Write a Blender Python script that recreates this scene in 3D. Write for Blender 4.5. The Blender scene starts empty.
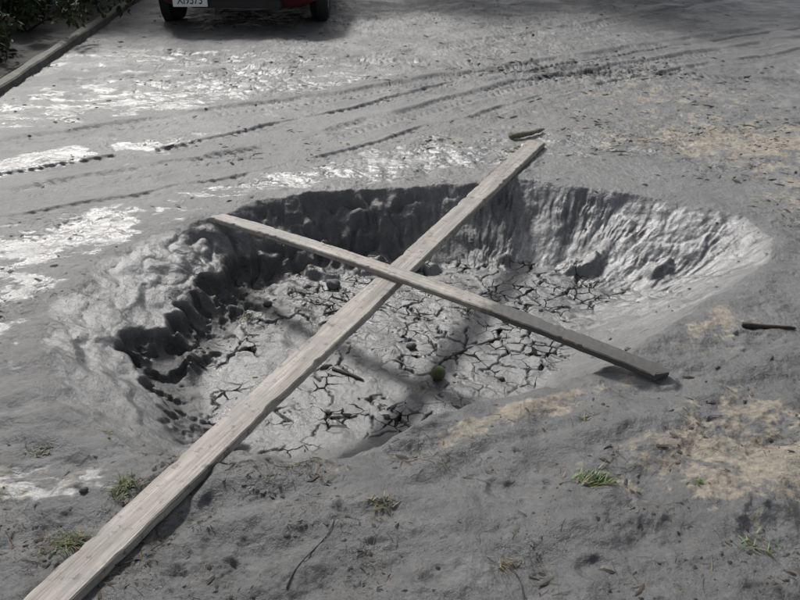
import bpy, math, numpy as np, random
from mathutils import Vector, Matrix
rng=np.random.default_rng(7); random.seed(7)
scene=bpy.context.scene
R=math.radians

# ------------------------------------------------------------ noise helpers
_tab=rng.random(4096)*2*np.pi
_gx=np.cos(_tab).astype(np.float32); _gy=np.sin(_tab).astype(np.float32)
def _h(ix,iy,seed):
    h=(ix.astype(np.int64)*374761393+iy.astype(np.int64)*668265263+seed*974634777)&0xFFFFFFFF
    h=((h^(h>>13))*1274126177)&0xFFFFFFFF
    return (h^(h>>16))
def pn(x,y,seed=0):
    xi=np.floor(x); yi=np.floor(y); fx=(x-xi).astype(np.float32); fy=(y-yi).astype(np.float32)
    xi=xi.astype(np.int64); yi=yi.astype(np.int64)
    u=fx*fx*fx*(fx*(fx*6-15)+10); v=fy*fy*fy*(fy*(fy*6-15)+10)
    def g(dx,dy):
        k=_h(xi+dx,yi+dy,seed)&4095
        return _gx[k]*(fx-dx)+_gy[k]*(fy-dy)
    a=g(0,0);b=g(1,0);c=g(0,1);d=g(1,1)
    return ((a+(b-a)*u)+((c+(d-c)*u)-(a+(b-a)*u))*v)*1.5
def fbm(x,y,s,o=4,seed=0,gain=.5):
    r=0;a=1;t=0
    for i in range(o):
        r=r+a*pn(x/s+i*17.3,y/s-i*9.1,seed+i); t+=a; a*=gain; s=s/2.03
    return r/t*1.5
def sm(t):
    t=np.clip(t,0,1); return t*t*(3-2*t)
def band(t,a,b): return sm((t-a)/(b-a))
def segdist(x,y,P,closed=False):
    P=np.array(P,float); n=len(P); best=np.full(x.shape,1e9); sb=np.zeros(x.shape); sg=np.zeros(x.shape); acc=0
    for i in range(n if closed else n-1):
        a=P[i]; b=P[(i+1)%n]; e=b-a; L=np.hypot(*e)
        t=np.clip(((x-a[0])*e[0]+(y-a[1])*e[1])/L**2,0,1)
        dx=x-a[0]-t*e[0]; dy=y-a[1]-t*e[1]; d=np.hypot(dx,dy)
        m=d<best; best=np.where(m,d,best); sb=np.where(m,acc+t*L,sb)
        sg=np.where(m,np.sign(e[0]*dy-e[1]*dx),sg); acc+=L
    return best,sb,sg
def inside(x,y,P):
    r=np.zeros(x.shape,bool); n=len(P)
    for i in range(n):
        x1,y1=P[i][0],P[i][1]; x2,y2=P[(i+1)%n][0],P[(i+1)%n][1]
        if y1==y2: continue
        c=((y1>y)!=(y2>y))&(x<(x2-x1)*(y-y1)/(y2-y1)+x1); r^=c
    return r
def G(x,y,x0,y0,rx,ry,a=0):
    c,s=math.cos(a),math.sin(a); X=(x-x0)*c+(y-y0)*s; Y=-(x-x0)*s+(y-y0)*c
    return np.exp(-((X/rx)**2+(Y/ry)**2))
def vor(x,y,s,seed):
    X=x/s; Y=y/s; xi=np.floor(X).astype(np.int64); yi=np.floor(Y).astype(np.int64)
    f1=np.full(X.shape,9.);f2=np.full(X.shape,9.)
    p1x=np.zeros(X.shape);p1y=np.zeros(X.shape);p2x=np.zeros(X.shape);p2y=np.zeros(X.shape);idd=np.zeros(X.shape)
    for i in range(-2,3):
        for j in range(-2,3):
            h=_h(xi+i,yi+j,seed); px=xi+i+.05+.9*(h&1023)/1023.; py=yi+j+.05+.9*((h>>10)&1023)/1023.
            d=(px-X)**2+(py-Y)**2
            m=d<f1; m2=(~m)&(d<f2)
            f2=np.where(m,f1,np.where(m2,d,f2)); p2x=np.where(m,p1x,np.where(m2,px,p2x)); p2y=np.where(m,p1y,np.where(m2,py,p2y))
            f1=np.where(m,d,f1); p1x=np.where(m,px,p1x); p1y=np.where(m,py,p1y); idd=np.where(m,(h>>20)&255,idd)
    L=np.hypot(p2x-p1x,p2y-p1y)+1e-6
    return (f2-f1)/(2*L)*s, idd/255.

# ------------------------------------------------------------ rim of the pit (x,y, wall width, flute, ledge, painted shade and damp, lump)
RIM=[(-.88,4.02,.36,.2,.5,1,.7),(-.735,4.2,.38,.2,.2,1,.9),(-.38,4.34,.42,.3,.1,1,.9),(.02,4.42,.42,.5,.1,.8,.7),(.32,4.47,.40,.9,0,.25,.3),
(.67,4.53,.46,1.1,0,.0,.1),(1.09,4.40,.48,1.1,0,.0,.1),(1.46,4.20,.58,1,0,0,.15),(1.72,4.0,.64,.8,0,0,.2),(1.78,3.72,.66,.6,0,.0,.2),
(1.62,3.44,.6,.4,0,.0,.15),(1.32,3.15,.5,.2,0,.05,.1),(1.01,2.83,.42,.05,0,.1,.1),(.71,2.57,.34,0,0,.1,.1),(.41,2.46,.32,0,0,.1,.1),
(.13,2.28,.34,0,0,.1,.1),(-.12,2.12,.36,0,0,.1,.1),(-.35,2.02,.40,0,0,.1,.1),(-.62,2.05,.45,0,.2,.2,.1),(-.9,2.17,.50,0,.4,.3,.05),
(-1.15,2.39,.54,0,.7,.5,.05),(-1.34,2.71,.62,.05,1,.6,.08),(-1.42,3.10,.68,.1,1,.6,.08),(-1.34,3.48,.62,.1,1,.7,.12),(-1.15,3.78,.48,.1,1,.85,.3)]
CX,CY=.1,3.25
_th=np.array([math.atan2(p[1]-CY,p[0]-CX) for p in RIM]); _o=np.argsort(_th)
def rimprop(th,k):
    a=_th[_o]; v=np.array([RIM[i][k] for i in _o],float)
    a=np.concatenate([[a[-1]-2*np.pi],a,[a[0]+2*np.pi]]); v=np.concatenate([[v[-1]],v,[v[0]]])
    return np.interp(th,a,v)
RUT_A=[(-3.6,3.75),(-2.1,4.3),(-1.16,4.82),(-.5,5.35),(0,5.82),(.95,6.7),(2.2,7.5),(3.9,8.5),(6,9.6)]
RUT_B=[(-4,4.75),(-2.48,5.2),(-1.38,5.82),(0,6.62),(1.02,7.3),(2.4,8.15),(4,9.1),(6,10.2)]
RUT_C=[(-3,8.3),(-1.5,7.6),(0,7.45),(1.6,7.05),(3.2,6.7),(5,6.5)]
RUT_D=[(-3.4,6.6),(-1.8,6.9),(.2,7.9),(2,9.2),(4,10.8)]
P1A=np.array([-1.01,1.15]); P1B=np.array([.83,5.09])
P2A=np.array([-.90,3.915]); P2B=np.array([.91,2.50])

# ------------------------------------------------------------ ground sheet
def graded(lo,hi,step,g1,far1,g2,far2,lo2=None):
    mid=np.arange(lo,hi+step/2,step)
    def out(g1,far1):
        r=[];p=0;s=step
        while p<far1: s*=1+g1; p+=s; r.append(p)
        while p<far2: s*=1+g2; p+=s; r.append(p)
        return np.array(r)
    a=out(g1,far1); b=out(g1 if lo2 is None else lo2,far1 if lo2 is None else .01)
    return np.concatenate([lo-b[::-1],mid,hi+a])
xs=graded(-1.95,1.95,.0055,.008,2.8,.09,400)
ys=graded(1.4,4.75,.0055,.005,6.5,.09,400,lo2=.05)
X,Y=np.meshgrid(xs,ys)
nx,ny=len(xs),len(ys)
x=X.ravel(); y=Y.ravel()
near=(np.abs(x)<7)&(y>0)&(y<14)
idx=np.where(near)[0]; x=x[idx]; y=y[idx]
nearzone=1-band(y,2.2,3.2)
h=.018*fbm(x,y,.9,3,1)+.0055*fbm(x,y,.22,4,5,.6)+.002*fbm(x,y,.05,3,9)
lm=band(fbm(x,y,.7,2,12),-.4,.5)
h+=lm*.012*fbm(x,y,.14,5,15,.65)
ux=x*.9+y*.35; uy=-x*.35+y*.9
h+=nearzone*.042*fbm(ux,uy*1.8,.55,3,21,.45)
h+=nearzone*.013*fbm(ux,uy*1.5,.20,3,25)
h+=.022*G(x,y,-.35,1.80,.45,.05,.25)+.018*G(x,y,.15,2.12,.35,.05,.7)+.012*G(x,y,.9,2.2,.5,.07,.5)
for (px,py,r) in [(.33,1.95,.06),(-.13,1.83,.05),(.75,1.75,.06),(1.15,2.2,.08),(.5,1.62,.05),(-.55,1.6,.05),(1.35,2.75,.07),(1.9,3.3,.08),(-1.6,3.9,.07),(-1.9,3.2,.09),(.1,1.6,.04),(1.0,1.8,.05)]:
    rr=np.hypot(x-px,(y-py)*1.2)/r*(1+.8*fbm(x,y,.08,3,27)); h+=-.013*np.exp(-rr**2)+.004*np.exp(-((rr-1.35)/.4)**2)
# pit
wx=x+.035*fbm(x,y,.28,3,31)+.009*fbm(x,y,.07,3,33); wy=y+.035*fbm(x,y,.28,3,41)+.009*fbm(x,y,.07,3,43)
rim=[(p[0],p[1]) for p in RIM]
d,_,_=segdist(wx,wy,rim,True); ins=inside(wx,wy,rim); d=np.where(ins,d,-d)
th=np.arctan2(y-CY,x-CX); s=th*1.25
W=rimprop(th,2); FL=rimprop(th,3); LE=rimprop(th,4); SH=rimprop(th,5); LU=rimprop(th,6)
t=d/W
D=.30
tt=np.clip(t,0,1)
steep=1-(1-tt)**1.7
sc1=np.abs(fbm(s,y*0+1.7,.17,2,52,.5)); brkL=band(fbm(x,y,.30,2,54),-.45,.0)
tn=.58+.20*fbm(x,y,.30,3,51)-.16*sc1
tn2=.34+.22*fbm(x,y,.35,2,56)
Pg=sm(tt)*.25+steep*.75
Pl=.55*(.6*tt/.9+.4*sm(t/.8)).clip(0,1)+.26*(brkL*sm((t-tn)/.09)+(1-brkL)*sm((t-tn)/.35))+.05*sm((t-tn2)/.08)+.14*sm((t-tn)/(.5))
P=(1-LE)*Pg+LE*Pl
wm=band(t,0,.15)*(1-band(t,.8,1.1))
pit=np.where(ins,-D*P,0)
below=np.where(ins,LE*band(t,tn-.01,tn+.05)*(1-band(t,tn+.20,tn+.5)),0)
# flutes running down the banks
ang_=np.where(th>.3,.12*np.clip(t,0,1),0)
sl=s+ang_+.014*fbm(x,y,.12,2,60)
fa=1-np.abs(fbm(sl,tt*.07,.030,3,61)); fl2=fbm(sl,tt*.10,.10,3,66); fl=fa**2
FLn=FL*(.45+.8*band(fbm(x,y,.3,2,68),-.3,.3))
h_fl=FLn*wm*(-.008*(1-fl)+.014*fl2)
lump=fbm(x,y,.15,3,71); rl=np.abs(fbm(x,y,.18,2,75))
h_lu=LU*wm*(.045*lump-.050*(1-rl)**5)
h=h*(1-.5*band(d,-.02,.1))+pit+h_fl+h_lu
h+=.014*np.exp(-((d+.06)/.07)**2)*(.5+.8*fbm(x,y,.3,2,91))
hol=below*band(fbm(x,y,.085,3,83),.0,.25); h-=.026*hol
# cracked floor
fm=np.zeros_like(x); cr=np.zeros_like(x); mo=np.zeros_like(x)
sub=np.where(ins&(t>.7))[0]
xx=x[sub]; yy_=y[sub]
fx=xx+.034*fbm(xx,yy_,.10,4,101); fy=yy_+.034*fbm(xx,yy_,.10,4,111)
e1,id1=vor(fx,fy*1.1,.145,7)
mod=band(fbm(xx,yy_,.35,2,121),-.30,.25)*.8
mod=np.clip(np.maximum(mod,G(xx,yy_,.50,3.45,.45,.42)*1.2),0,1)
brk=band(fbm(xx,yy_,.13,2,123),-.40,-.05)
w1=.0030*mod*brk*(1+1.1*fbm(fx,fy,.07,2,125))
c=(1-band(e1,w1,w1+.0045))*np.clip(mod*1.8,0,1)*brk
fmask=band(t[sub],.78,1.0)
lip=np.exp(-((e1-.014)/.012)**2)*.002*mod
h[sub]+=fmask*(-.016*c+lip+(id1-.5)*.003*mod+.012*fbm(xx,yy_,.35,2,141)+.0045*fbm(xx,yy_,.09,2,143))
fm[sub]=fmask; cr[sub]=np.clip(c,0,1)*fmask; mo[sub]=np.clip(mod+.15,0,1)*fmask
tl=fm*band(-x,.25,.6)*band(y,2.9,3.4); h+=tl*.030*(1+.8*fbm(x,y,.16,2,151))
for (px,py,rx,ry,hh,a) in [(.93,3.98,.13,.07,.055,.3),(.12,4.0,.10,.06,.05,0),(-.15,4.02,.09,.07,.05,.2),(1.30,3.86,.09,.05,.035,.6),(-.42,3.92,.1,.06,.05,0),(.55,4.1,.06,.04,.03,0)]:
    ca,sa=math.cos(a),math.sin(a); u=((x-px)*ca+(y-py)*sa)/rx; v=(-(x-px)*sa+(y-py)*ca)/ry
    rr=np.sqrt(u*u+v*v)+.35*fbm(x,y,.08,2,161); h+=hh*(1-band(rr,.3,1.2))
# wheel ruts
jx=x+.04*fbm(x,y,.5,3,301); jy=y+.04*fbm(x,y,.5,3,303)
dA,sA,gA=segdist(jx,jy,RUT_A); dB,sB,gB=segdist(jx,jy,RUT_B); dC,sC,gC=segdist(jx,jy,RUT_C); dD,sD,gD=segdist(jx,jy,RUT_D)
outp=1-band(d,-.1,0)
smooth=fbm(x,y,.9,3,171)
keep=band(fbm(x,y,.45,3,173),-.5,.1)
def rut(dd,ss,gg,w,depth,tread,ph):
    m=(1-band(dd,w*.75,w*1.2))
    lug=band(np.sin((ss+.5*dd+ph)*2*np.pi/.062),-.1,.5)*band(dd,.15*w,.3*w)*tread*keep
    rib=band(np.cos(dd*2*np.pi/(w*.62)),-.2,.4)*.4*tread*keep
    return m*(-depth*(.5+.7*keep)-.0075*lug-.007*rib)+.45*depth*keep*np.exp(-((dd-w*1.35)/(w*.3))**2), m
tg=G(x,y,1.6,7.1,1.2,.45,.3)
treadm=.5+1.2*tg+.4*band(smooth,-.1,.4)
rA,mA=rut(dA,sA,gA,.10,.010,treadm,0)
rA2,mA2=rut(np.abs(dA-.36),sA,gA,.05,.008,treadm,.02)
rB,mB=rut(dB,sB,gB,.11,.010,treadm,.03)
rC,mC=rut(dC,sC,gC,.14,.010,treadm,.0)
rD,mD=rut(dD,sD,gD,.11,.008,treadm,.0)
band_m=np.clip(np.exp(-((dA-.10)/.34)**4),0,1)*outp
band_m=np.maximum(band_m,.8*np.exp(-(dB/.25)**4)*outp)
h=np.where(ins,h,h*(1-.55*band_m)+outp*(rA+rA2+rB+rC*.8+rD))
ch=band(y,5.6,7.0)
h+=outp*ch*(.005*fbm(x,y,.16,4,181,.6))
h+=outp*.022*np.clip(tg*1.2-.2,0,1)*fbm(x,y,.09,4,185,.6)
h+=np.where(x<-3.1,.05,0)
for (A,B,hw,zb) in [(P1A,P1B,.06,.006),(P2A,P2B,.045,.008)]:
    dd,ss,_=segdist(x,y,[A,B]); m=(1-band(dd,hw,hw+.03))*outp
    h=h*(1-m)+m*np.minimum(zb+.004,h*.1+zb+.003)
    h+=.009*np.exp(-((dd-hw-.03)/.02)**2)*outp*band(fbm(x,y,.15,2,311),-.2,.3)

# ---------------- colour / roughness fields
n1=fbm(x,y,.8,4,201); n2=fbm(x,y,.12,4,205); n3=fbm(x,y,.03,3,209); n5=fbm(x,y,.35,4,215,.6)
v=.092+.022*n1+.022*n2+.010*n3+.024*n5
v=v*(1-.15*nearzone)*(1-.10*band(y,6.5,9.5))
wetn=band(n5+.4*n1,-.25,.35)
tint=np.ones((len(x),3)); tint[:,2]=1.0; tint[:,0]=.985; tint[:,1]=.995
fary=band(y,5.2,7.2)
rough=.50-.16*wetn+.05*n2+.09*fary
v=v*(1-band_m)+band_m*(.088+.010*n2+.012*n5)
rough=rough+.06*band_m
pz=np.clip(G(x,y,-2.1,4.75,1.3,.28,.35)*1.3+G(x,y,-1.6,6.3,1.8,.7,.3)*.95+G(x,y,-1.55,3.75,.55,.38,.5)*1.1+G(x,y,0.3,5.0,1.6,.35,.1)*.85
  +G(x,y,1.9,6.0,1.5,.5,.2)*.35+G(x,y,-1.5,2.9,.35,.8)*.5+G(x,y,-1.0,1.95,.25,.12)*.9+G(x,y,-.6,4.5,.7,.2,.3)*.9+G(x,y,-.9,5.2,1.2,.25,.4)*.6+G(x,y,-2,7.6,1.6,.6)*.6+G(x,y,2.2,8.2,2,.8,.2)*.4,0,1.2)*outp*(1-.85*band_m)
pf=band(fbm(x*.8,y*1.3,.22,5,221,.7)+(pz-.60)*.9,.0,.28)*np.clip(pz*2,0,1)
v=v*(1-pf)+pf*(.175+.07*n2+.04*n5); rough=rough*(1-pf)+pf*(.265+.10*n2+.08*fary)  # paler albedo paints in the sheen of the wet film
h-=pf*.003*outp
# pit walls and floor
wl=np.where(ins,1-band(t,.85,1.05),0)*band(d,-.05,.05)
sheen_strk=band(fbm(sl*1.0,tt*.10,.05,4,263,.7)+.3*n5,-.20,.30)  # silvery glints on the flutes, painted as lighter albedo
lit_bank=np.clip(G(x,y,1.25,3.9,.75,.6)*1.4,0,1)  # sun-facing right bank, its lit tone put into the streak colour
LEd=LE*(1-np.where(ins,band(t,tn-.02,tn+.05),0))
wall_shade=SH*(1-LEd*.75)  # backlit bank's shade put into the albedo, along with damp
wall_shade=np.clip(wall_shade+.40*below,0,1)  # wet shade under the lip, painted darker
vw=.115*(1-.70*wall_shade)+lit_bank*(.0+.13*sheen_strk)+.04*LEd*(n5+.2)+.13*sheen_strk*np.clip(FLn,0,1)*(1-lit_bank)*(1-SH)
v=v*(1-wl)+wl*(vw+.025*n2*(1-.5*wall_shade)-.05*FLn*(1-fa)*1.3); rough=rough*(1-wl)+wl*(.38-.08*np.clip(FLn,0,1)-.08*lit_bank*sheen_strk-.07*LEd+.05*wall_shade+.05*n2)
v=v*(1-fm)+fm*(.112+.03*n1+.04*n2+.04*n5); rough=rough*(1-fm)+fm*(.32+.13*n5+.09*n2)
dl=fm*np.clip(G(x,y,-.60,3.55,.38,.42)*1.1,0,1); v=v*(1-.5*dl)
v=v*(1-.92*cr); rough+=.4*cr
v=v*(1-.6*hol)  # shade inside the undercut hollows, painted into the colour
# gritty tan patches
tz=np.clip(G(x,y,1.17,2.95,.20,.16,.5)*1.2+G(x,y,2.2,5.2,.9,.5)*.8+G(x,y,2.35,3.9,.5,.8)*.85+G(x,y,.9,2.02,.35,.16)*.65+G(x,y,-.1,2.10,.40,.06,.45)*.9
  +G(x,y,.5,2.38,.35,.08,.5)*.9+G(x,y,1.35,1.8,.4,.3)*.6+G(x,y,-1.05,1.98,.2,.1)*.7+G(x,y,.1,5.2,1.5,.2)*.35+G(x,y,1.9,6.3,1.5,.6)*.5+G(x,y,1.15,2.3,.3,.3)*.6,0,1)*outp
tf=band(fbm(x,y,.14,6,231,.75)+(tz-.5)*1.0,.02,.28)*np.clip(tz*2.2,0,1)
dz=np.clip(G(x,y,-1.75,2.75,.3,.7)*.95+G(x,y,2.0,5.6,1.2,.8)*.55+G(x,y,-.8,1.75,.4,.3)*.7+G(x,y,1.5,7.15,1.0,.25)*1.1+G(x,y,0,9.8,8,1.6)*.5+G(x,y,1.6,1.7,.5,.5)*.65+G(x,y,1.7,2.5,.5,.5)*.55+G(x,y,-.2,1.6,.5,.15)*.5+G(x,y,.9,1.5,.6,.15)*.5,0,1)*outp
df=band(fbm(x,y,.10,6,241,.75)+(dz-.6)*1.0,.0,.3)*np.clip(dz*2,0,1)
v=v*(1-.55*df); rough+=.10*df
h+=df*.008*n3+tf*.003*n3
v=v*(1-.42*np.clip(mA+mA2*.8+mB*.9+mC*.6+mD*.6,0,1)*outp*keep*(.6+.8*n2))
v*=1-.30*band(n5+.5*fbm(x,y,.5,3,251),.05,.5)*(1-wl)*(1-fm)*(1-pf)
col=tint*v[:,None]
tanc=np.array([.30,.25,.175])*(1+.35*n3[:,None]+.3*n2[:,None])
col=col*(1-.66*tf[:,None])+.66*tf[:,None]*tanc; rough+=.15*tf
soil=x<-3.08
col[soil]=np.array([.022,.02,.016])*(1+.5*n2[soil,None]); rough[soil]=.9
col=np.clip(col,.010,.6); rough=np.clip(rough,.19,.95)
Z=np.zeros(nx*ny)
C=np.ones((nx*ny,4)); C[:,:3]=.09; C[:,3]=.7
ed=np.minimum(1,np.minimum((7-np.abs(x))/1.0,(14-y)/1.5)); ed=np.clip(np.minimum(ed,y/.5),0,1)
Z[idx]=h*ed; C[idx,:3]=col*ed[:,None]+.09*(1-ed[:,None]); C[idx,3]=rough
far_left=(X.ravel()<-3.1)&~near; C[far_left,:3]=(.05,.06,.03)
M2=np.zeros((nx*ny,4)); M2[idx,0]=mo; M2[idx,1]=np.clip(pf*.9+lit_bank*wl*.6+fm*.6+LEd*wl*.6+.25,0,1); M2[idx,2]=tf

me=bpy.data.meshes.new("ground")
co=np.stack([X.ravel(),Y.ravel(),Z],1).astype(np.float32)
me.vertices.add(nx*ny); me.vertices.foreach_set("co",co.ravel())
i0=(np.arange(ny-1)[:,None]*nx+np.arange(nx-1)[None,:]).ravel()
q=np.stack([i0,i0+1,i0+1+nx,i0+nx],1).astype(np.int32)
me.loops.add(q.size); me.loops.foreach_set("vertex_index",q.ravel())
me.polygons.add(len(q)); me.polygons.foreach_set("loop_start",(np.arange(len(q))*4).astype(np.int32))
me.polygons.foreach_set("use_smooth",np.ones(len(q),bool))
me.update(calc_edges=True)
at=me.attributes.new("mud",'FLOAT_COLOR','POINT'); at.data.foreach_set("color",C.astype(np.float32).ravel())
at=me.attributes.new("mask",'FLOAT_COLOR','POINT'); at.data.foreach_set("color",M2.astype(np.float32).ravel())
ground=bpy.data.objects.new("ground",me); scene.collection.objects.link(ground)
Zg=Z.reshape(ny,nx)
def gz(px,py):
    i=np.clip(np.searchsorted(xs,px)-1,0,nx-2); j=np.clip(np.searchsorted(ys,py)-1,0,ny-2)
    u=(px-xs[i])/(xs[i+1]-xs[i]); w=(py-ys[j])/(ys[j+1]-ys[j])
    return (Zg[j,i]*(1-u)+Zg[j,i+1]*u)*(1-w)+(Zg[j+1,i]*(1-u)+Zg[j+1,i+1]*u)*w

# ------------------------------------------------------------ materials
def mat(name):
    m=bpy.data.materials.new(name); m.use_nodes=True; nt=m.node_tree; b=nt.nodes["Principled BSDF"]; return m,nt,b
def noise(nt,vec,sc,det=4,ro=.55):
    n=nt.nodes.new('ShaderNodeTexNoise'); n.inputs['Scale'].default_value=sc; n.inputs['Detail'].default_value=det; n.inputs['Roughness'].default_value=ro
    nt.links.new(vec,n.inputs['Vector']); return n.outputs['Fac']
def ramp(nt,f,a,b,ca,cb):
    r=nt.nodes.new('ShaderNodeValToRGB'); r.color_ramp.elements[0].position=a; r.color_ramp.elements[1].position=b
    r.color_ramp.elements[0].color=ca; r.color_ramp.elements[1].color=cb; nt.links.new(f,r.inputs[0]); return r.outputs[0]
def g4(v): return (v,v,v,1)
def mul(nt,a,b):
    m=nt.nodes.new('ShaderNodeMix'); m.data_type='RGBA'; m.blend_type='MULTIPLY'; m.inputs[0].default_value=1
    nt.links.new(a,m.inputs[6]); nt.links.new(b,m.inputs[7]); return m.outputs[2]
def mixc(nt,f,a,b):
    m=nt.nodes.new('ShaderNodeMix'); m.data_type='RGBA'; nt.links.new(f,m.inputs[0])
    for k,vv in ((6,a),(7,b)):
        if isinstance(vv,tuple): m.inputs[k].default_value=vv
        else: nt.links.new(vv,m.inputs[k])
    return m.outputs[2]
def math_(nt,op,a,b=None):
    m=nt.nodes.new('ShaderNodeMath'); m.operation=op
    for k,vv in enumerate((a,b)):
        if vv is None: continue
        if isinstance(vv,(int,float)): m.inputs[k].default_value=vv
        else: nt.links.new(vv,m.inputs[k])
    return m.outputs[0]
def bump(nt,hs,b,dist=.01,st=1):
    bp=nt.nodes.new('ShaderNodeBump'); bp.inputs['Distance'].default_value=dist; bp.inputs['Strength'].default_value=st
    nt.links.new(hs,bp.inputs['Height']); nt.links.new(bp.outputs[0],b.inputs['Normal'])

m,nt,b=mat("wet_mud")
a=nt.nodes.new('ShaderNodeAttribute'); a.attribute_name="mud"; a2=nt.nodes.new('ShaderNodeAttribute'); a2.attribute_name="mask"
sp_=nt.nodes.new('ShaderNodeSeparateColor'); nt.links.new(a2.outputs['Color'],sp_.inputs[0])
pos=nt.nodes.new('ShaderNodeNewGeometry').outputs['Position']
f1=noise(nt,pos,60,6,.72); 
c=mul(nt,a.outputs['Color'],ramp(nt,f1,.30,.70,g4(.58),g4(1.40)))
vo=nt.nodes.new('ShaderNodeTexVoronoi'); vo.inputs['Scale'].default_value=110; nt.links.new(pos,vo.inputs['Vector'])
gsel=math_(nt,'MULTIPLY',math_(nt,'LESS_THAN',vo.outputs['Distance'],.30),math_(nt,'GREATER_THAN',noise(nt,pos,14,3,.7),.57))
c=mixc(nt,math_(nt,'MULTIPLY',gsel,.6),c,(.03,.028,.025,1))
nw=nt.nodes.new('ShaderNodeTexNoise'); nw.inputs['Scale'].default_value=9; nw.inputs['Detail'].default_value=3; nt.links.new(pos,nw.inputs['Vector'])
vm=nt.nodes.new('ShaderNodeVectorMath'); vm.operation='MULTIPLY_ADD'; nt.links.new(nw.outputs['Color'],vm.inputs[0]); vm.inputs[1].default_value=(.08,.08,0); nt.links.new(pos,vm.inputs[2])
fl_=nt.nodes.new('ShaderNodeVectorMath'); fl_.operation='MULTIPLY'; nt.links.new(vm.outputs[0],fl_.inputs[0]); fl_.inputs[1].default_value=(1,1,0)
vc=nt.nodes.new('ShaderNodeTexVoronoi'); vc.feature='DISTANCE_TO_EDGE'; vc.inputs['Scale'].default_value=14; nt.links.new(fl_.outputs[0],vc.inputs['Vector'])
wd=math_(nt,'MULTIPLY',math_(nt,'MAXIMUM',math_(nt,'SUBTRACT',noise(nt,pos,6,2),.45),0),.30)
hc=math_(nt,'MULTIPLY',math_(nt,'LESS_THAN',vc.outputs['Distance'],wd),math_(nt,'MINIMUM',math_(nt,'MULTIPLY',sp_.outputs[0],1.5),1))
c=mixc(nt,math_(nt,'MULTIPLY',hc,.88),c,(.012,.012,.011,1))
nt.links.new(c,b.inputs['Base Color'])
rr=math_(nt,'ADD',a.outputs['Alpha'],math_(nt,'MULTIPLY',math_(nt,'SUBTRACT',f1,.5),.35)); rr=math_(nt,'ADD',rr,math_(nt,'MULTIPLY',hc,.5)); nt.links.new(rr,b.inputs['Roughness'])
# cracks hold no film of water, so they do not shine
sl2=math_(nt,'SUBTRACT',.85,math_(nt,'MULTIPLY',hc,.8)); nt.links.new(sl2,b.inputs['Specular IOR Level'])
hh=math_(nt,'MULTIPLY',f1,math_(nt,'SUBTRACT',1.3,math_(nt,'MULTIPLY',sp_.outputs[1],.75)))
bump(nt,hh,b,.008,.9)
me.materials.append(m)

def wood_mat(name,muddy_from):
    m,nt,b=mat(name); tc=nt.nodes.new('ShaderNodeTexCoord').outputs['Object']
    mp=nt.nodes.new('ShaderNodeMapping'); mp.inputs['Scale'].default_value=(1.0,32,32); nt.links.new(tc,mp.inputs['Vector'])
    g=noise(nt,mp.outputs[0],4,5,.7)
    mp2=nt.nodes.new('ShaderNodeMapping'); mp2.inputs['Scale'].default_value=(.5,5,5); nt.links.new(tc,mp2.inputs['Vector'])
    g2=noise(nt,mp2.outputs[0],5,3)
    c=ramp(nt,g,.3,.7,(.20,.182,.155,1),(.46,.425,.375,1)); c=mul(nt,c,ramp(nt,g2,.3,.7,g4(.62),g4(1.12)))
    s=noise(nt,tc,7,6,.75)
    f=ramp(nt,s,.5,.60,g4(0),g4(.65)); 
    sx=nt.nodes.new('ShaderNodeSeparateXYZ'); nt.links.new(tc,sx.inputs[0])
    c=mixc(nt,f,c,(.21,.20,.185,1))
    s2=noise(nt,tc,26,5,.7)
    c=mixc(nt,ramp(nt,s2,.56,.66,g4(0),g4(.8)),c,(.065,.06,.055,1))
    if muddy_from is not None:
        k=math_(nt,'ADD',math_(nt,'MULTIPLY',math_(nt,'SUBTRACT',sx.outputs[0],muddy_from),5.0),math_(nt,'MULTIPLY',math_(nt,'SUBTRACT',s,.5),3.5))
        k=math_(nt,'MINIMUM',math_(nt,'MAXIMUM',k,0),.9)
        c=mixc(nt,k,c,(.045,.043,.041,1))
    nt.links.new(c,b.inputs['Base Color']); b.inputs['Roughness'].default_value=.62
    bump(nt,g,b,.003,.9)
    return m
def simple(name,colr,rough=.7,var=.3,sc=20,metal=0,spec=.5,coat=0):
    m,nt,b=mat(name); tc=nt.nodes.new('ShaderNodeTexCoord').outputs['Object']
    n=noise(nt,tc,sc,2); c=ramp(nt,n,.3,.7,tuple(max(0,k*(1-var)) for k in colr)+(1,),tuple(k*(1+var) for k in colr)+(1,))
    nt.links.new(c,b.inputs['Base Color']); b.inputs['Roughness'].default_value=rough; b.inputs['Metallic'].default_value=metal
    b.inputs['Specular IOR Level'].default_value=spec; b.inputs['Coat Weight'].default_value=coat
    return m
def mkobj(name,V,F,mats,parent=None,smooth=False,mi=None,loc=None):
    me=bpy.data.meshes.new(name); me.from_pydata([tuple(map(float,p)) for p in V],[],[tuple(map(int,f)) for f in F]); me.update()
    for mm in (mats if isinstance(mats,(list,tuple)) else [mats]): me.materials.append(mm)
    if mi is not None: me.polygons.foreach_set("material_index",np.array(mi,np.int32))
    if smooth: me.polygons.foreach_set("use_smooth",np.ones(len(me.polygons),bool))
    o=bpy.data.objects.new(name,me); scene.collection.objects.link(o)
    if parent: o.parent=parent
    if loc is not None: o.location=loc
    return o

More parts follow.
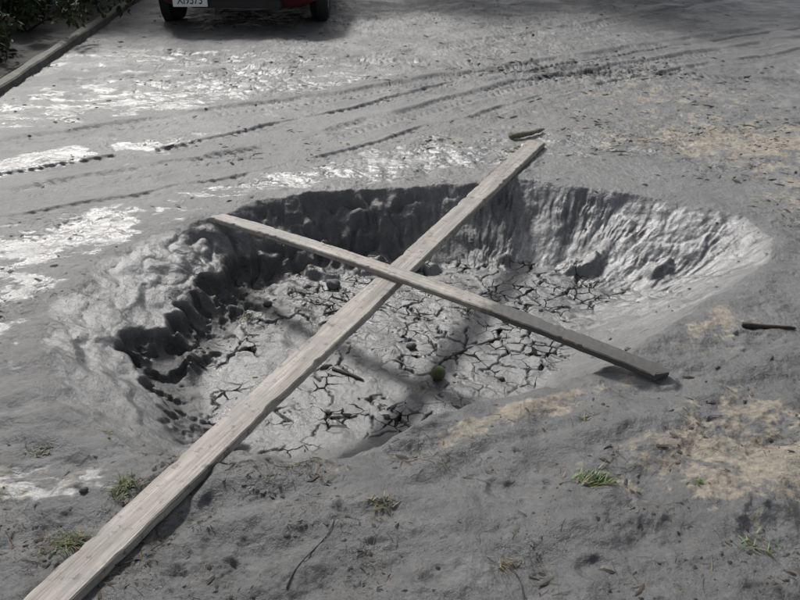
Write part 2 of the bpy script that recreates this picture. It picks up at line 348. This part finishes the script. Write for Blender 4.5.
# ------------------------------------------------------------ planks
def plank(A,B,w,th_,zf,material,seed):
    L=float(np.hypot(*(B-A))); ang=math.atan2(B[1]-A[1],B[0]-A[0]); n=140
    r=np.random.default_rng(seed); V=[];F=[]
    bv=.004
    prof=[(-w/2+bv,0),(w/2-bv,0),(w/2,bv),(w/2,th_-bv),(w/2-bv,th_),(w/6,th_+.0006),(-w/6,th_+.0004),(-w/2+bv,th_),(-w/2,th_-bv),(-w/2,bv)]
    k=len(prof)
    wob=np.interp(np.arange(n+1),np.arange(0,n+8,7),r.normal(0,1,len(np.arange(0,n+8,7))))
    for i in range(n+1):
        sx=L*i/n; z=zf(i/n)
        e1=r.normal(0,.0008)+wob[i]*.0018; e2=r.normal(0,.0008)-wob[i]*.0016
        chip=-.007*(r.random()<.05); chip2=.007*(r.random()<.05)
        for (py,pz) in prof:
            yy=py+(e1 if py>0 else e2)+(chip if (py>w/4 and pz>th_/2) else 0)+(chip2 if (py<-w/4 and pz>th_/2) else 0)
            xx=sx+(r.normal(0,.008)+(.014*math.sin(py*60)) if i in(0,n) else 0)
            V.append((xx,yy,pz+z+r.normal(0,.0004)))
    for i in range(n):
        for j in range(k): F.append((i*k+j,i*k+(j+1)%k,(i+1)*k+(j+1)%k,(i+1)*k+j))
    F.append(tuple(range(k-1,-1,-1))); F.append(tuple(n*k+j for j in range(k)))
    o=mkobj("wooden_plank",V,F,material); o.location=(A[0],A[1],0); o.rotation_euler=(0,0,ang); return o
plank(P1A,P1B,.108,.034,lambda t:.008+.004*math.sin(t*3),wood_mat("weathered_wood",None),3)
def z2(t): return .012+ (.046-.012)*math.sin(math.pi*t)**.8
plank(P2A,P2B,.078,.026,z2,wood_mat("weathered_wood_muddy",1.46),4)

def stick(name,pts,rad,material,sides=8,seed=1,flat=1.0,parent=None):
    r=np.random.default_rng(seed); V=[];F=[]; n=len(pts)
    for i,p in enumerate(pts):
        a=Vector(pts[max(0,i-1)]); c_=Vector(pts[min(n-1,i+1)]); tdir=(c_-a).normalized()
        sd=tdir.cross(Vector((0,0,1))).normalized(); up=sd.cross(tdir)
        rr=rad[i] if isinstance(rad,(list,tuple)) else rad
        for j in range(sides):
            q_=2*math.pi*j/sides; k=rr*(1+r.normal(0,.1))
            V.append(Vector(p)+sd*math.cos(q_)*k+up*math.sin(q_)*k*flat)
    for i in range(n-1):
        for j in range(sides): F.append((i*sides+j,i*sides+(j+1)%sides,(i+1)*sides+(j+1)%sides,(i+1)*sides+j))
    F.append(tuple(range(sides-1,-1,-1))); F.append(tuple((n-1)*sides+j for j in range(sides)))
    return mkobj(name,V,F,material,parent,True)
bark=simple("bark",(.045,.036,.028),.85,.4,60); mossy=simple("mossy_wood",(.14,.13,.085),.8,.4,50)
def gstick(name,a,b_,rad,material,seed=1,lift=.6,n=12,bend=.02,flat=1.):
    r=np.random.default_rng(seed); pts=[]; rads=[]
    a=np.array(a);b_=np.array(b_); nn=np.array([-(b_-a)[1],(b_-a)[0]])
    for i in range(n):
        t=i/(n-1); p=a+(b_-a)*t+nn*bend*math.sin(t*math.pi*1.3+seed)
        pts.append([p[0],p[1],0]); rads.append(rad*(1-.45*t)*(1+r.normal(0,.07)))
    z0=gz(pts[0][0],pts[0][1]); z1=gz(pts[-1][0],pts[-1][1])
    for i in range(n):
        t=i/(n-1); pts[i][2]=z0*(1-t)+z1*t+rad*lift
    mx=max(gz(p[0],p[1])-p[2] for p in pts)
    for p in pts: p[2]+=max(0,mx)*.6
    rads[-1]*=.5
    return stick(name,pts,rads,material,8,seed,flat)
gstick("broken_wood_piece",(.70,5.27),(.93,5.40),.032,mossy,3,.7,10,.05,.7)
gstick("stick",(1.32,2.88),(1.52,2.855),.011,bark,4)
gstick("stick",(-.28,3.05),(-.15,2.95),.010,bark,5,.4)
gstick("stick",(.19,3.12),(.45,3.32),.008,bark,6,.3)
gstick("stick",(-.12,3.62),(-.36,3.50),.008,bark,8,.5)
for i,(a0,b0) in enumerate([((-.26,1.55),(-.20,1.80)),((.32,1.52),(.27,1.66)),((-.75,1.62),(-.62,1.70)),((1.9,5.4),(2.15,5.5)),((1.25,5.0),(1.42,4.93)),((-1.72,2.5),(-1.62,2.62)),((-1.65,2.9),(-1.8,3.0)),((1.3,1.95),(1.42,2.02))]):
    gstick("twig",a0,b0,.0020,bark,20+i,.9,14,.10)

def blob(name,c_,r_,material,seed,amp=.15,squash=1.,sub=3,parent=None):
    import bmesh
    bm=bmesh.new(); bmesh.ops.create_icosphere(bm,subdivisions=sub,radius=1)
    V=np.array([v.co[:] for v in bm.verts]); F=[[v.index for v in f.verts] for f in bm.faces]; bm.free()
    k=1+amp*fbm(V[:,0]+V[:,2]*.7+seed*3.1,V[:,1]-V[:,2]*.6,.9,4,seed)
    V=V*k[:,None]*r_; V[:,2]*=squash; V=V+np.array(c_)
    return mkobj(name,V,F,material,parent,True)
bm_,nt,b=mat("mossy_ball"); tc=nt.nodes.new('ShaderNodeTexCoord').outputs['Object']
c=ramp(nt,noise(nt,tc,25,5),.35,.65,(.05,.065,.028,1),(.12,.14,.06,1)); nt.links.new(c,b.inputs['Base Color']); b.inputs['Roughness'].default_value=.9
bump(nt,noise(nt,tc,160,4),b,.004,1)
bx,by=.157,2.98
blob("ball",(bx,by,gz(bx,by)+.026),.031,bm_,3,.03)
st=simple("dark_stone",(.05,.048,.043),.7,.35,40); st2=simple("grey_stone",(.10,.10,.095),.7,.3,40)
for i,(px,py,r_,mm) in enumerate([(.05,3.22,.020,st),(-.33,3.80,.034,st2),(-.62,3.55,.02,st),(.42,2.97,.012,st),(-.05,2.7,.012,st),(.72,3.55,.014,st),(-.9,1.9,.012,st),(.9,2.9,.010,st)]):
    blob("stone",(px,py,gz(px,py)+r_*.35),r_,mm,i+4,.4,.7)

# ------------------------------------------------------------ scattered small stuff (each one mesh)
def scatter_pts(n,regions):
    P_=[]
    tot=sum(r[5] for r in regions)
    for (x0,y0,rx,ry,a,wt) in regions:
        k=int(n*wt/tot); u=rng.normal(0,.6,(k,2)); ca,sa=math.cos(a),math.sin(a)
        P_.append(np.stack([x0+u[:,0]*rx*ca-u[:,1]*ry*sa,y0+u[:,0]*rx*sa+u[:,1]*ry*ca],1))
    P_=np.concatenate(P_); f=fbm(P_[:,0],P_[:,1],.30,4,401,.65); return P_[f+rng.normal(0,.15,len(P_))>.08]
REG=[(2.0,5.4,1.3,1.0,0,3),(1.4,7.2,1.3,.5,0,2),(-1.8,2.8,.35,.8,0,3),(-.75,1.75,.5,.3,0,2.6),(1.5,1.9,.6,.6,0,3),(.2,1.6,.8,.3,0,2.6),(2.2,3.9,.6,.8,0,1.3),(.9,2.1,.6,.3,0,.9),
     (0,5.1,1.8,.3,0,1.2),(-.4,3.6,.6,.4,0,.8),(0,3.2,1.0,.7,0,.8),(-1.5,6.5,2.2,1.3,.3,1.6),(1.0,6.3,3,1.2,0,1.6),(-.5,2.05,.6,.1,0,1),(0,8.5,4,1.3,0,2),(0,3,2.2,2,0,1.6)]
pts=scatter_pts(30000,REG); pts=pts[(pts[:,1]>1.2)]
def chips(name,pts,smin,smax,mats,flat=.35):
    V=[];F=[];MI=[]
    z=gz(pts[:,0],pts[:,1])
    base=np.array([(1,0,0),(.3,.9,0),(-.8,.6,0),(-.9,-.5,0),(.2,-1,0),(.1,.1,.9),(0,0,-.6)])
    fs=[(0,1,5),(1,2,5),(2,3,5),(3,4,5),(4,0,5),(1,0,6),(2,1,6),(3,2,6),(4,3,6),(0,4,6)]
    for i,p in enumerate(pts):
        s_=smin+(smax-smin)*rng.random()**6; s_*=.45+.16*p[1]
        el=1+rng.random()**2*2.2; a=rng.random()*6.28
        q_=base*(1+rng.normal(0,.32,base.shape))*np.array([el,1,flat*(.4+1.2*rng.random())])*s_
        c_,s2=math.cos(a),math.sin(a); o=len(V)
        for w_ in q_: V.append((p[0]+w_[0]*c_-w_[1]*s2,p[1]+w_[0]*s2+w_[1]*c_,z[i]+w_[2]+s_*.12))
        for f in fs: F.append(tuple(o+k for k in f)); MI.append(i%len(mats)) 
    return mkobj(name,V,F,mats,None,False,MI)
chips("gravel_debris",pts,.0015,.0115,[simple("debris_dark",(.025,.022,.018),.85,.4),simple("debris_brown",(.05,.036,.024),.85,.4),simple("debris_grey",(.085,.085,.08),.7,.3),simple("debris_dark2",(.03,.028,.026),.7,.4)])
def straws(name,pts,lmin,lmax,wd,mats):
    V=[];F=[];MI=[]
    for i,p in enumerate(pts):
        L=lmin+(lmax-lmin)*rng.random()**2; a=rng.random()*6.28; cv=rng.normal(0,1.2); o=len(V); n=5; px,py=p; w_=wd*(.6+.8*rng.random())*(.6+.15*p[1])
        P3=[]
        for k in range(n):
            P3.append((px,py)); px+=math.cos(a)*L/n; py+=math.sin(a)*L/n; a+=cv/n
        zz=[float(gz(q_[0],q_[1])) for q_ in P3]; zl=np.linspace(zz[0],zz[-1],n); 
        for k,q_ in enumerate(P3):
            z=max(zz[k],zl[k]*.7+zz[k]*.3)+.0015+.001*math.sin(k)
            nxp,nyp=-math.sin(a),math.cos(a); ww=w_*(1-.15*k)
            V+= [(q_[0]-nxp*ww,q_[1]-nyp*ww,z),(q_[0],q_[1],z+ww*1.2),(q_[0]+nxp*ww,q_[1]+nyp*ww,z)]
        for k in range(n-1):
            for j in range(2): F.append((o+3*k+j,o+3*k+j+1,o+3*k+4+j,o+3*k+3+j)); MI.append(i%len(mats))
    return mkobj(name,V,F,mats,None,False,MI)
sp=scatter_pts(7000,[(2.0,5.3,1.0,.7,0,2),(1.3,1.9,.5,.4,0,2),(-.7,1.75,.5,.25,0,2),(0,1.65,.7,.2,0,1.5),(-.3,2.08,.5,.08,0,2),(.9,2.1,.5,.25,0,1),(2.1,3.9,.5,.7,0,1.2),(0,5.1,1.5,.25,0,1),(-.6,3.6,.4,.5,0,1),(-1.6,2.8,.3,.7,0,1),(0,3,2,1.5,0,1)])
sp=sp[sp[:,1]>1.3]
straws("pine_needles",sp,.015,.085,.0010,[simple("straw",(.28,.20,.10),.7,.3),simple("needle_brown",(.17,.085,.035),.7,.3),simple("needle_dark",(.05,.042,.03),.7,.3)])

gm=[simple("grass_green",(.08,.14,.035),.55,.35,30),simple("grass_dry",(.16,.12,.06),.6,.3,30),simple("grass_dark",(.04,.06,.018),.6,.3,30)]
def tuft(cx,cy,rx,ry,n,L,up=.6,dirn=None,pal=(0,1,1,2)):
    V=[];F=[];MI=[]
    for i in range(n):
        u=rng.normal(0,.45,2); px,py=cx+u[0]*rx,cy+u[1]*ry; z=float(gz(px,py)); a=rng.random()*6.28 if dirn is None else dirn+rng.normal(0,.5)
        l=L*(.5+.8*rng.random()); el=up*(.3+rng.random()); w_=.0016*(.7+.8*rng.random()); o=len(V); n_=5
        hx,hz=0,0
        for k in range(n_):
            t=k/(n_-1); e=el-1.5*t*el; ww=w_*(1-t*.9)
            X_=px+math.cos(a)*hx; Y_=py+math.sin(a)*hx; Z_=max(z+hz,float(gz(X_,Y_))+.002)
            V+= [(X_-math.sin(a)*ww,Y_+math.cos(a)*ww,Z_),(X_+math.sin(a)*ww,Y_-math.cos(a)*ww,Z_+.0008)]
            hx+=math.cos(e)*l/n_; hz+=math.sin(e)*l/n_
        mi=pal[rng.integers(len(pal))]
        for k in range(n_-1): F.append((o+2*k,o+2*k+1,o+2*k+3,o+2*k+2)); MI.append(mi)
    return mkobj("grass_tuft",V,F,gm,None,False,MI)
for a_ in [(.555,1.975,.06,.035,200,.058,.7,.4,(0,0,0,1)),(-.05,1.86,.05,.03,45,.045,.4,None,(0,1,1,2)),(-.86,1.70,.07,.04,130,.06,.5,None,(0,1,1,2)),
           (-.79,1.92,.04,.05,90,.055,.6,None,(0,1,2)),(-.7,3.42,.05,.05,30,.04,.6),(-.93,2.24,.04,.02,25,.03,.4),(-1.12,2.13,.05,.02,40,.03,.4),
           (.60,2.28,.025,.012,20,.03,.5,None,(0,0,1)),(.865,1.95,.02,.015,26,.025,.5,None,(0,0,1)),(1.22,1.72,.07,.04,30,.04,.3,None,(1,1,2)),(.95,1.70,.08,.04,35,.04,.3,None,(1,2,0)),
           (-.32,2.08,.09,.03,60,.045,.35,None,(1,2,0)),(.28,1.66,.05,.03,25,.04,.3,None,(1,1,2)),(-.65,2.1,.05,.03,30,.04,.4)]:
    tuft(*a_)

# ------------------------------------------------------------ kerb, garden bed plants, unseen trees added for shade
wk=simple("kerb_timber",(.11,.105,.09),.8,.3,12)
V=[];F=[]
n=60
for i in range(n+1):
    yy=2+i*20/n; xo=-3.0-.03*(yy-6)+.004*math.sin(yy*5)
    for (px,pz) in [(-.05,-.05),(.05,-.05),(.05,.05),(.038,.062),(-.038,.062),(-.05,.05)]: V.append((xo+px,yy,pz+.004*math.sin(yy*9+px*40)))
for i in range(n):
    for j in range(6): F.append((i*6+j,i*6+(j+1)%6,(i+1)*6+(j+1)%6,(i+1)*6+j))
F.append((5,4,3,2,1,0)); F.append(tuple(n*6+j for j in range(6)))
mkobj("timber_kerb",V,F,wk)
leafm=[simple("leaf_dark",(.02,.032,.012),.7,.4,3,0,.25),simple("leaf_mid",(.035,.05,.018),.7,.4,3,0,.25),simple("leaf_dry",(.06,.048,.025),.7,.4,3,0,.25)]
def leaves(c_,n,sz,seed,zmin=None):
    r=np.random.default_rng(seed); c_=np.array(c_); k=r.integers(len(c_),size=n); dr=r.normal(0,1,(n,3)); dr/=np.linalg.norm(dr,axis=1)[:,None]
    p=c_[k,:3]+dr*c_[k,3:4]*(r.random((n,1))**.45)*np.array([1,1,.75])
    if zmin is not None: p[:,2]=np.maximum(p[:,2],zmin+r.random(n)*.05)
    a=r.normal(0,1,(n,3)); a/=np.linalg.norm(a,axis=1)[:,None]; b2=np.cross(a,r.normal(0,1,(n,3))); b2/=np.linalg.norm(b2,axis=1)[:,None]
    s_=sz*(.6+.8*r.random((n,1)))
    V=np.stack([p-a*s_,p+b2*s_*.42,p+a*s_,p-b2*s_*.42],1).reshape(-1,3)
    F=np.arange(4*n).reshape(n,4); MI=r.choice([0,0,1,1,2],n,p=[.25,.2,.25,.2,.1])
    return V,F,MI
def shrub(cx,cy,r_,hgt,seed,n=2600,sz=.035):
    r=np.random.default_rng(seed); cl=[(cx+r.normal(0,r_*.5),cy+r.normal(0,r_*.5),hgt*(.25+.65*r.random()),r_*(.25+.3*r.random())) for _ in range(16)]
    V,F,MI=leaves(cl,n,sz,seed,.06); e=bpy.data.objects.new("shrub",None); scene.collection.objects.link(e)
    mkobj("foliage",V,F,leafm,e,False,MI)
    for k in range(6):
        c0=cl[k]; stick("stem",[(cx+r.normal(0,.03),cy+r.normal(0,.03),0),((cx+c0[0])/2,(cy+c0[1])/2,c0[2]*.6),c0[:3]],[.014,.01,.005],bark,6,k,1,e)
for i,a_ in enumerate([(-3.75,7.2,.5,.6),(-4.3,8.1,.6,.8),(-3.7,8.6,.45,.55),(-4.1,9.6,.6,.8),(-3.8,10.6,.5,.7),(-5.1,7.4,.7,1.0),(-5.0,9.2,.7,1.1),(-4.0,6.3,.45,.5),(-3.9,11.8,.6,.8)]): shrub(*a_,50+i)
def unseen_shade_tree(cx,cy,H,cr_,seed,n=9000):
    r=np.random.default_rng(seed); e=bpy.data.objects.new("unseen_shade_tree",None); scene.collection.objects.link(e)
    tp=[(cx+.1*math.sin(k*.9+seed),cy+.1*math.cos(k*1.1),H*.75*k/7) for k in range(8)]
    stick("trunk",tp,[.16*(1-.1*k) for k in range(8)],bark,12,seed,1,e); cl=[]
    for k in range(16):
        z=H*(.35+.6*r.random()); a=r.random()*6.28; rr=cr_*(.3+.6*r.random())*(1-.5*abs(z/H-.6)); c0=(cx+math.cos(a)*rr,cy+math.sin(a)*rr,z); cl.append(c0+(cr_*(.28+.2*r.random()),))
        zb=z*.72; stick("limb",[(cx,cy,zb),((cx*1.2+c0[0]*.8)/2,(cy*1.2+c0[1]*.8)/2,(zb+z)/2+.05),c0],[.05,.035,.012],bark,7,k,1,e)
    V,F,MI=leaves(cl,n,.10,seed); mkobj("crown",V,F,leafm,e,False,MI)
for i,a_ in enumerate([(-6.0,11.6,3.6,1.6),(-7.6,9.6,3.2,1.5),(-3.9,13.2,4.0,1.8),(-1.6,14.3,4.4,1.9),(1.0,14.3,4.6,1.9),(3.8,14.6,4.8,2.0),(-8.5,15,5.5,2.2)]): unseen_shade_tree(*a_,80+i)  # out of view, added to shade the far ground and the car

# ------------------------------------------------------------ parked car
car=bpy.data.objects.new("parked_car",None); scene.collection.objects.link(car); car.location=(-1.62,8.86,0)
paint=simple("red_paint",(.075,.007,.009),.35,.1,3,coat=.3); blk=simple("black_plastic",(.012,.012,.012),.6,.2); glass=simple("car_glass",(.015,.018,.02),.06,.1)
rub=simple("tyre_rubber",(.016,.016,.016),.9,.3,30); chrome=simple("wheel_metal",(.3,.3,.31),.4,.1,5,metal=1); lampm=simple("lamp_glass",(.6,.6,.58),.1,.05); amber=simple("indicator_amber",(.6,.22,.02),.2,.05); wht=simple("plate_white",(.7,.7,.67),.5,.04)
S=[(0,.70,.24,.46,.50),(.03,.77,.21,.56,.60),(.12,.81,.20,.64,.68),(.35,.835,.20,.70,.74),(.7,.84,.20,.75,.80),(1.15,.845,.20,.80,.87),(1.6,.85,.20,.84,.90),(2.3,.85,.20,.86,.91),(3.1,.845,.20,.88,.92),(3.6,.83,.22,.88,.93),(3.9,.80,.24,.84,.90),(4.02,.74,.30,.72,.78)]
V=[];F=[]
for (yy,w_,zb,zs,zt) in S:
    half=[(0,zb),(w_*.8,zb),(w_*.97,zb+.06),(w_,zb+.18),(w_,zs-.10),(w_*.975,zs-.02),(w_*.9,zs+(zt-zs)*.6),(w_*.5,zt),(0,zt+.01)]
    ring=half+[(-a,b_) for a,b_ in half[-2:0:-1]]
    for (a,b_) in ring: V.append((a,yy+(.10*(a/.8)**2 if yy<.2 else 0),b_))
k=len(ring)
for i in range(len(S)-1):
    for j in range(k): F.append((i*k+j,(i+1)*k+j,(i+1)*k+(j+1)%k,i*k+(j+1)%k))
F.append(tuple(range(k))); F.append(tuple((len(S)-1)*k+j for j in range(k-1,-1,-1)))
mkobj("body",V,F,paint,car,True)
Cb=[(1.12,.66,.86,.0),(1.75,.60,1.34,1),(2.2,.60,1.39,1),(2.9,.59,1.38,1),(3.3,.57,1.32,1),(3.85,.62,.90,0)]
V=[];F=[];MI=[]
for (yy,wt,zt,_) in Cb:
    zb=.86; wb=.74
    for (a,b_) in [(-wb,zb-.03),(-wt,max(zt-.05,zb)),(-wt*.9,max(zt,zb)),(0,max(zt+.02,zb)),(wt*.9,max(zt,zb)),(wt,max(zt-.05,zb)),(wb,zb-.03)]: V.append((a,yy,b_))
for i in range(len(Cb)-1):
    for j in range(6):
        F.append((i*7+j,i*7+j+1,(i+1)*7+j+1,(i+1)*7+j)); MI.append(1 if (j in(0,5)) else (1 if i in(0,4) else 0))
F.append(tuple(range(6,-1,-1)));MI.append(0);F.append(tuple(35+j for j in range(7)));MI.append(0)
mkobj("cabin",V,F,[paint,glass],car,False,MI)
def box(name,x0,x1,y0,y1,z0,z1,mm,bev=.008):
    import bmesh
    bm=bmesh.new(); bmesh.ops.create_cube(bm,size=1)
    for v_ in bm.verts: v_.co=Vector(((x0+x1)/2+v_.co.x*(x1-x0),(y0+y1)/2+v_.co.y*(y1-y0),(z0+z1)/2+v_.co.z*(z1-z0)))
    if bev: bmesh.ops.bevel(bm,geom=bm.edges[:],offset=bev,segments=2,affect='EDGES')
    me_=bpy.data.meshes.new(name); bm.to_mesh(me_); bm.free(); me_.materials.append(mm); o=bpy.data.objects.new(name,me_); scene.collection.objects.link(o); o.parent=car; return o
for sx_ in (-1,1):
    box("pillar",sx_*.66-.02,sx_*.66+.02,2.28,2.36,.85,1.33,paint,.005)
    box("headlamp",sx_*.58-.13,sx_*.58+.13,.03,.14,.50,.61,lampm,.02)
    box("indicator",sx_*.52-.08,sx_*.52+.08,.005,.1,.37,.41,amber,.01)
    box("door_mirror",sx_*.92-.08,sx_*.92+.08,1.5,1.6,.90,1.02,paint,.03)
    box("tail_lamp",sx_*.66-.10,sx_*.66+.10,3.94,4.03,.66,.80,simple("tail_red",(.4,.01,.01),.2,.1),.02)
box("front_bumper",-.72,.72,-.045,.1,.30,.46,paint,.03); box("lower_grille",-.45,.45,-.02,.05,.215,.295,blk,.01); box("grille",-.36,.36,-.005,.09,.48,.57,blk,.01)
box("rear_bumper",-.72,.72,3.93,4.08,.32,.5,paint,.03)
box("number_plate",-.61,-.27,-.062,-.048,.235,.36,wht,.003)
tx=bpy.data.curves.new("plate_text",'FONT'); tx.body="XI9575"; tx.size=.115; tx.extrude=.001; tx.align_x='CENTER'; tx.align_y='CENTER'; tx.space_character=.95
to=bpy.data.objects.new("plate_text",tx); scene.collection.objects.link(to); to.parent=car; to.location=(-.44,-.065,.297); to.rotation_euler=(R(90),0,0); to.scale=(.78,1,1); tx.materials.append(blk)
def lathe(name,prof,cx,cy,cz,mm,n=40):
    V=[];F=[]; k=len(prof)
    for i in range(n):
        a=2*math.pi*i/n
        for (px,pr) in prof: V.append((cx+px,cy+math.cos(a)*pr,cz+math.sin(a)*pr))
    for i in range(n):
        for j in range(k-1): F.append((i*k+j,((i+1)%n)*k+j,((i+1)%n)*k+j+1,i*k+j+1))
    return mkobj(name,V,F,mm,car,True)
for sx_ in (-1,1):
    for yy in (.68,3.15):
        c0=sx_*.755
        lathe("wheel_arch",[(sx_*.0,.36),(sx_*.097,.36),(sx_*.097,.02)],sx_*.755,yy,.31,blk)
        lathe("tyre",[(-.09,.18),(-.095,.25),(-.08,.285),(-.04,.295),(.04,.295),(.08,.285),(.095,.25),(.09,.18)],c0+sx_*.018,yy,.293,rub)
        lathe("wheel_disc",[(sx_*.09,.185),(sx_*.075,.17),(sx_*.06,.10),(sx_*.10,.06),(sx_*.10,.001)],c0+sx_*.018,yy,.293,chrome)

# ------------------------------------------------------------ light, sky, camera
el=R(43); az=R(-24)
w=bpy.data.worlds.new("World"); scene.world=w; w.use_nodes=True; nt=w.node_tree
sky=nt.nodes.new('ShaderNodeTexSky'); sky.sky_type='NISHITA'; sky.sun_disc=False; sky.sun_elevation=el; sky.sun_rotation=az; sky.dust_density=3; sky.air_density=1.0; sky.ozone_density=.5
hs=nt.nodes.new('ShaderNodeHueSaturation'); hs.inputs['Saturation'].default_value=.36; nt.links.new(sky.outputs[0],hs.inputs['Color'])
nt.links.new(hs.outputs[0],nt.nodes['Background'].inputs[0]); nt.nodes['Background'].inputs[1].default_value=.13
sl_=bpy.data.lights.new("sun",'SUN'); sl_.energy=3.4; sl_.angle=R(7); sl_.color=(1,.975,.94)
so=bpy.data.objects.new("sun",sl_); scene.collection.objects.link(so)
dv=Vector((math.sin(az)*math.cos(el),math.cos(az)*math.cos(el),math.sin(el))); so.rotation_euler=dv.to_track_quat('Z','Y').to_euler()
cam=bpy.data.cameras.new("camera"); co_=bpy.data.objects.new("camera",cam); scene.collection.objects.link(co_)
co_.location=(0,0,1.65); co_.rotation_euler=(R(62),0,0); cam.sensor_width=36; cam.lens=36*858/800; cam.clip_start=.05; cam.clip_end=2000
scene.camera=co_
scene.view_settings.view_transform='Standard'; scene.view_settings.look='None'; scene.view_settings.exposure=0
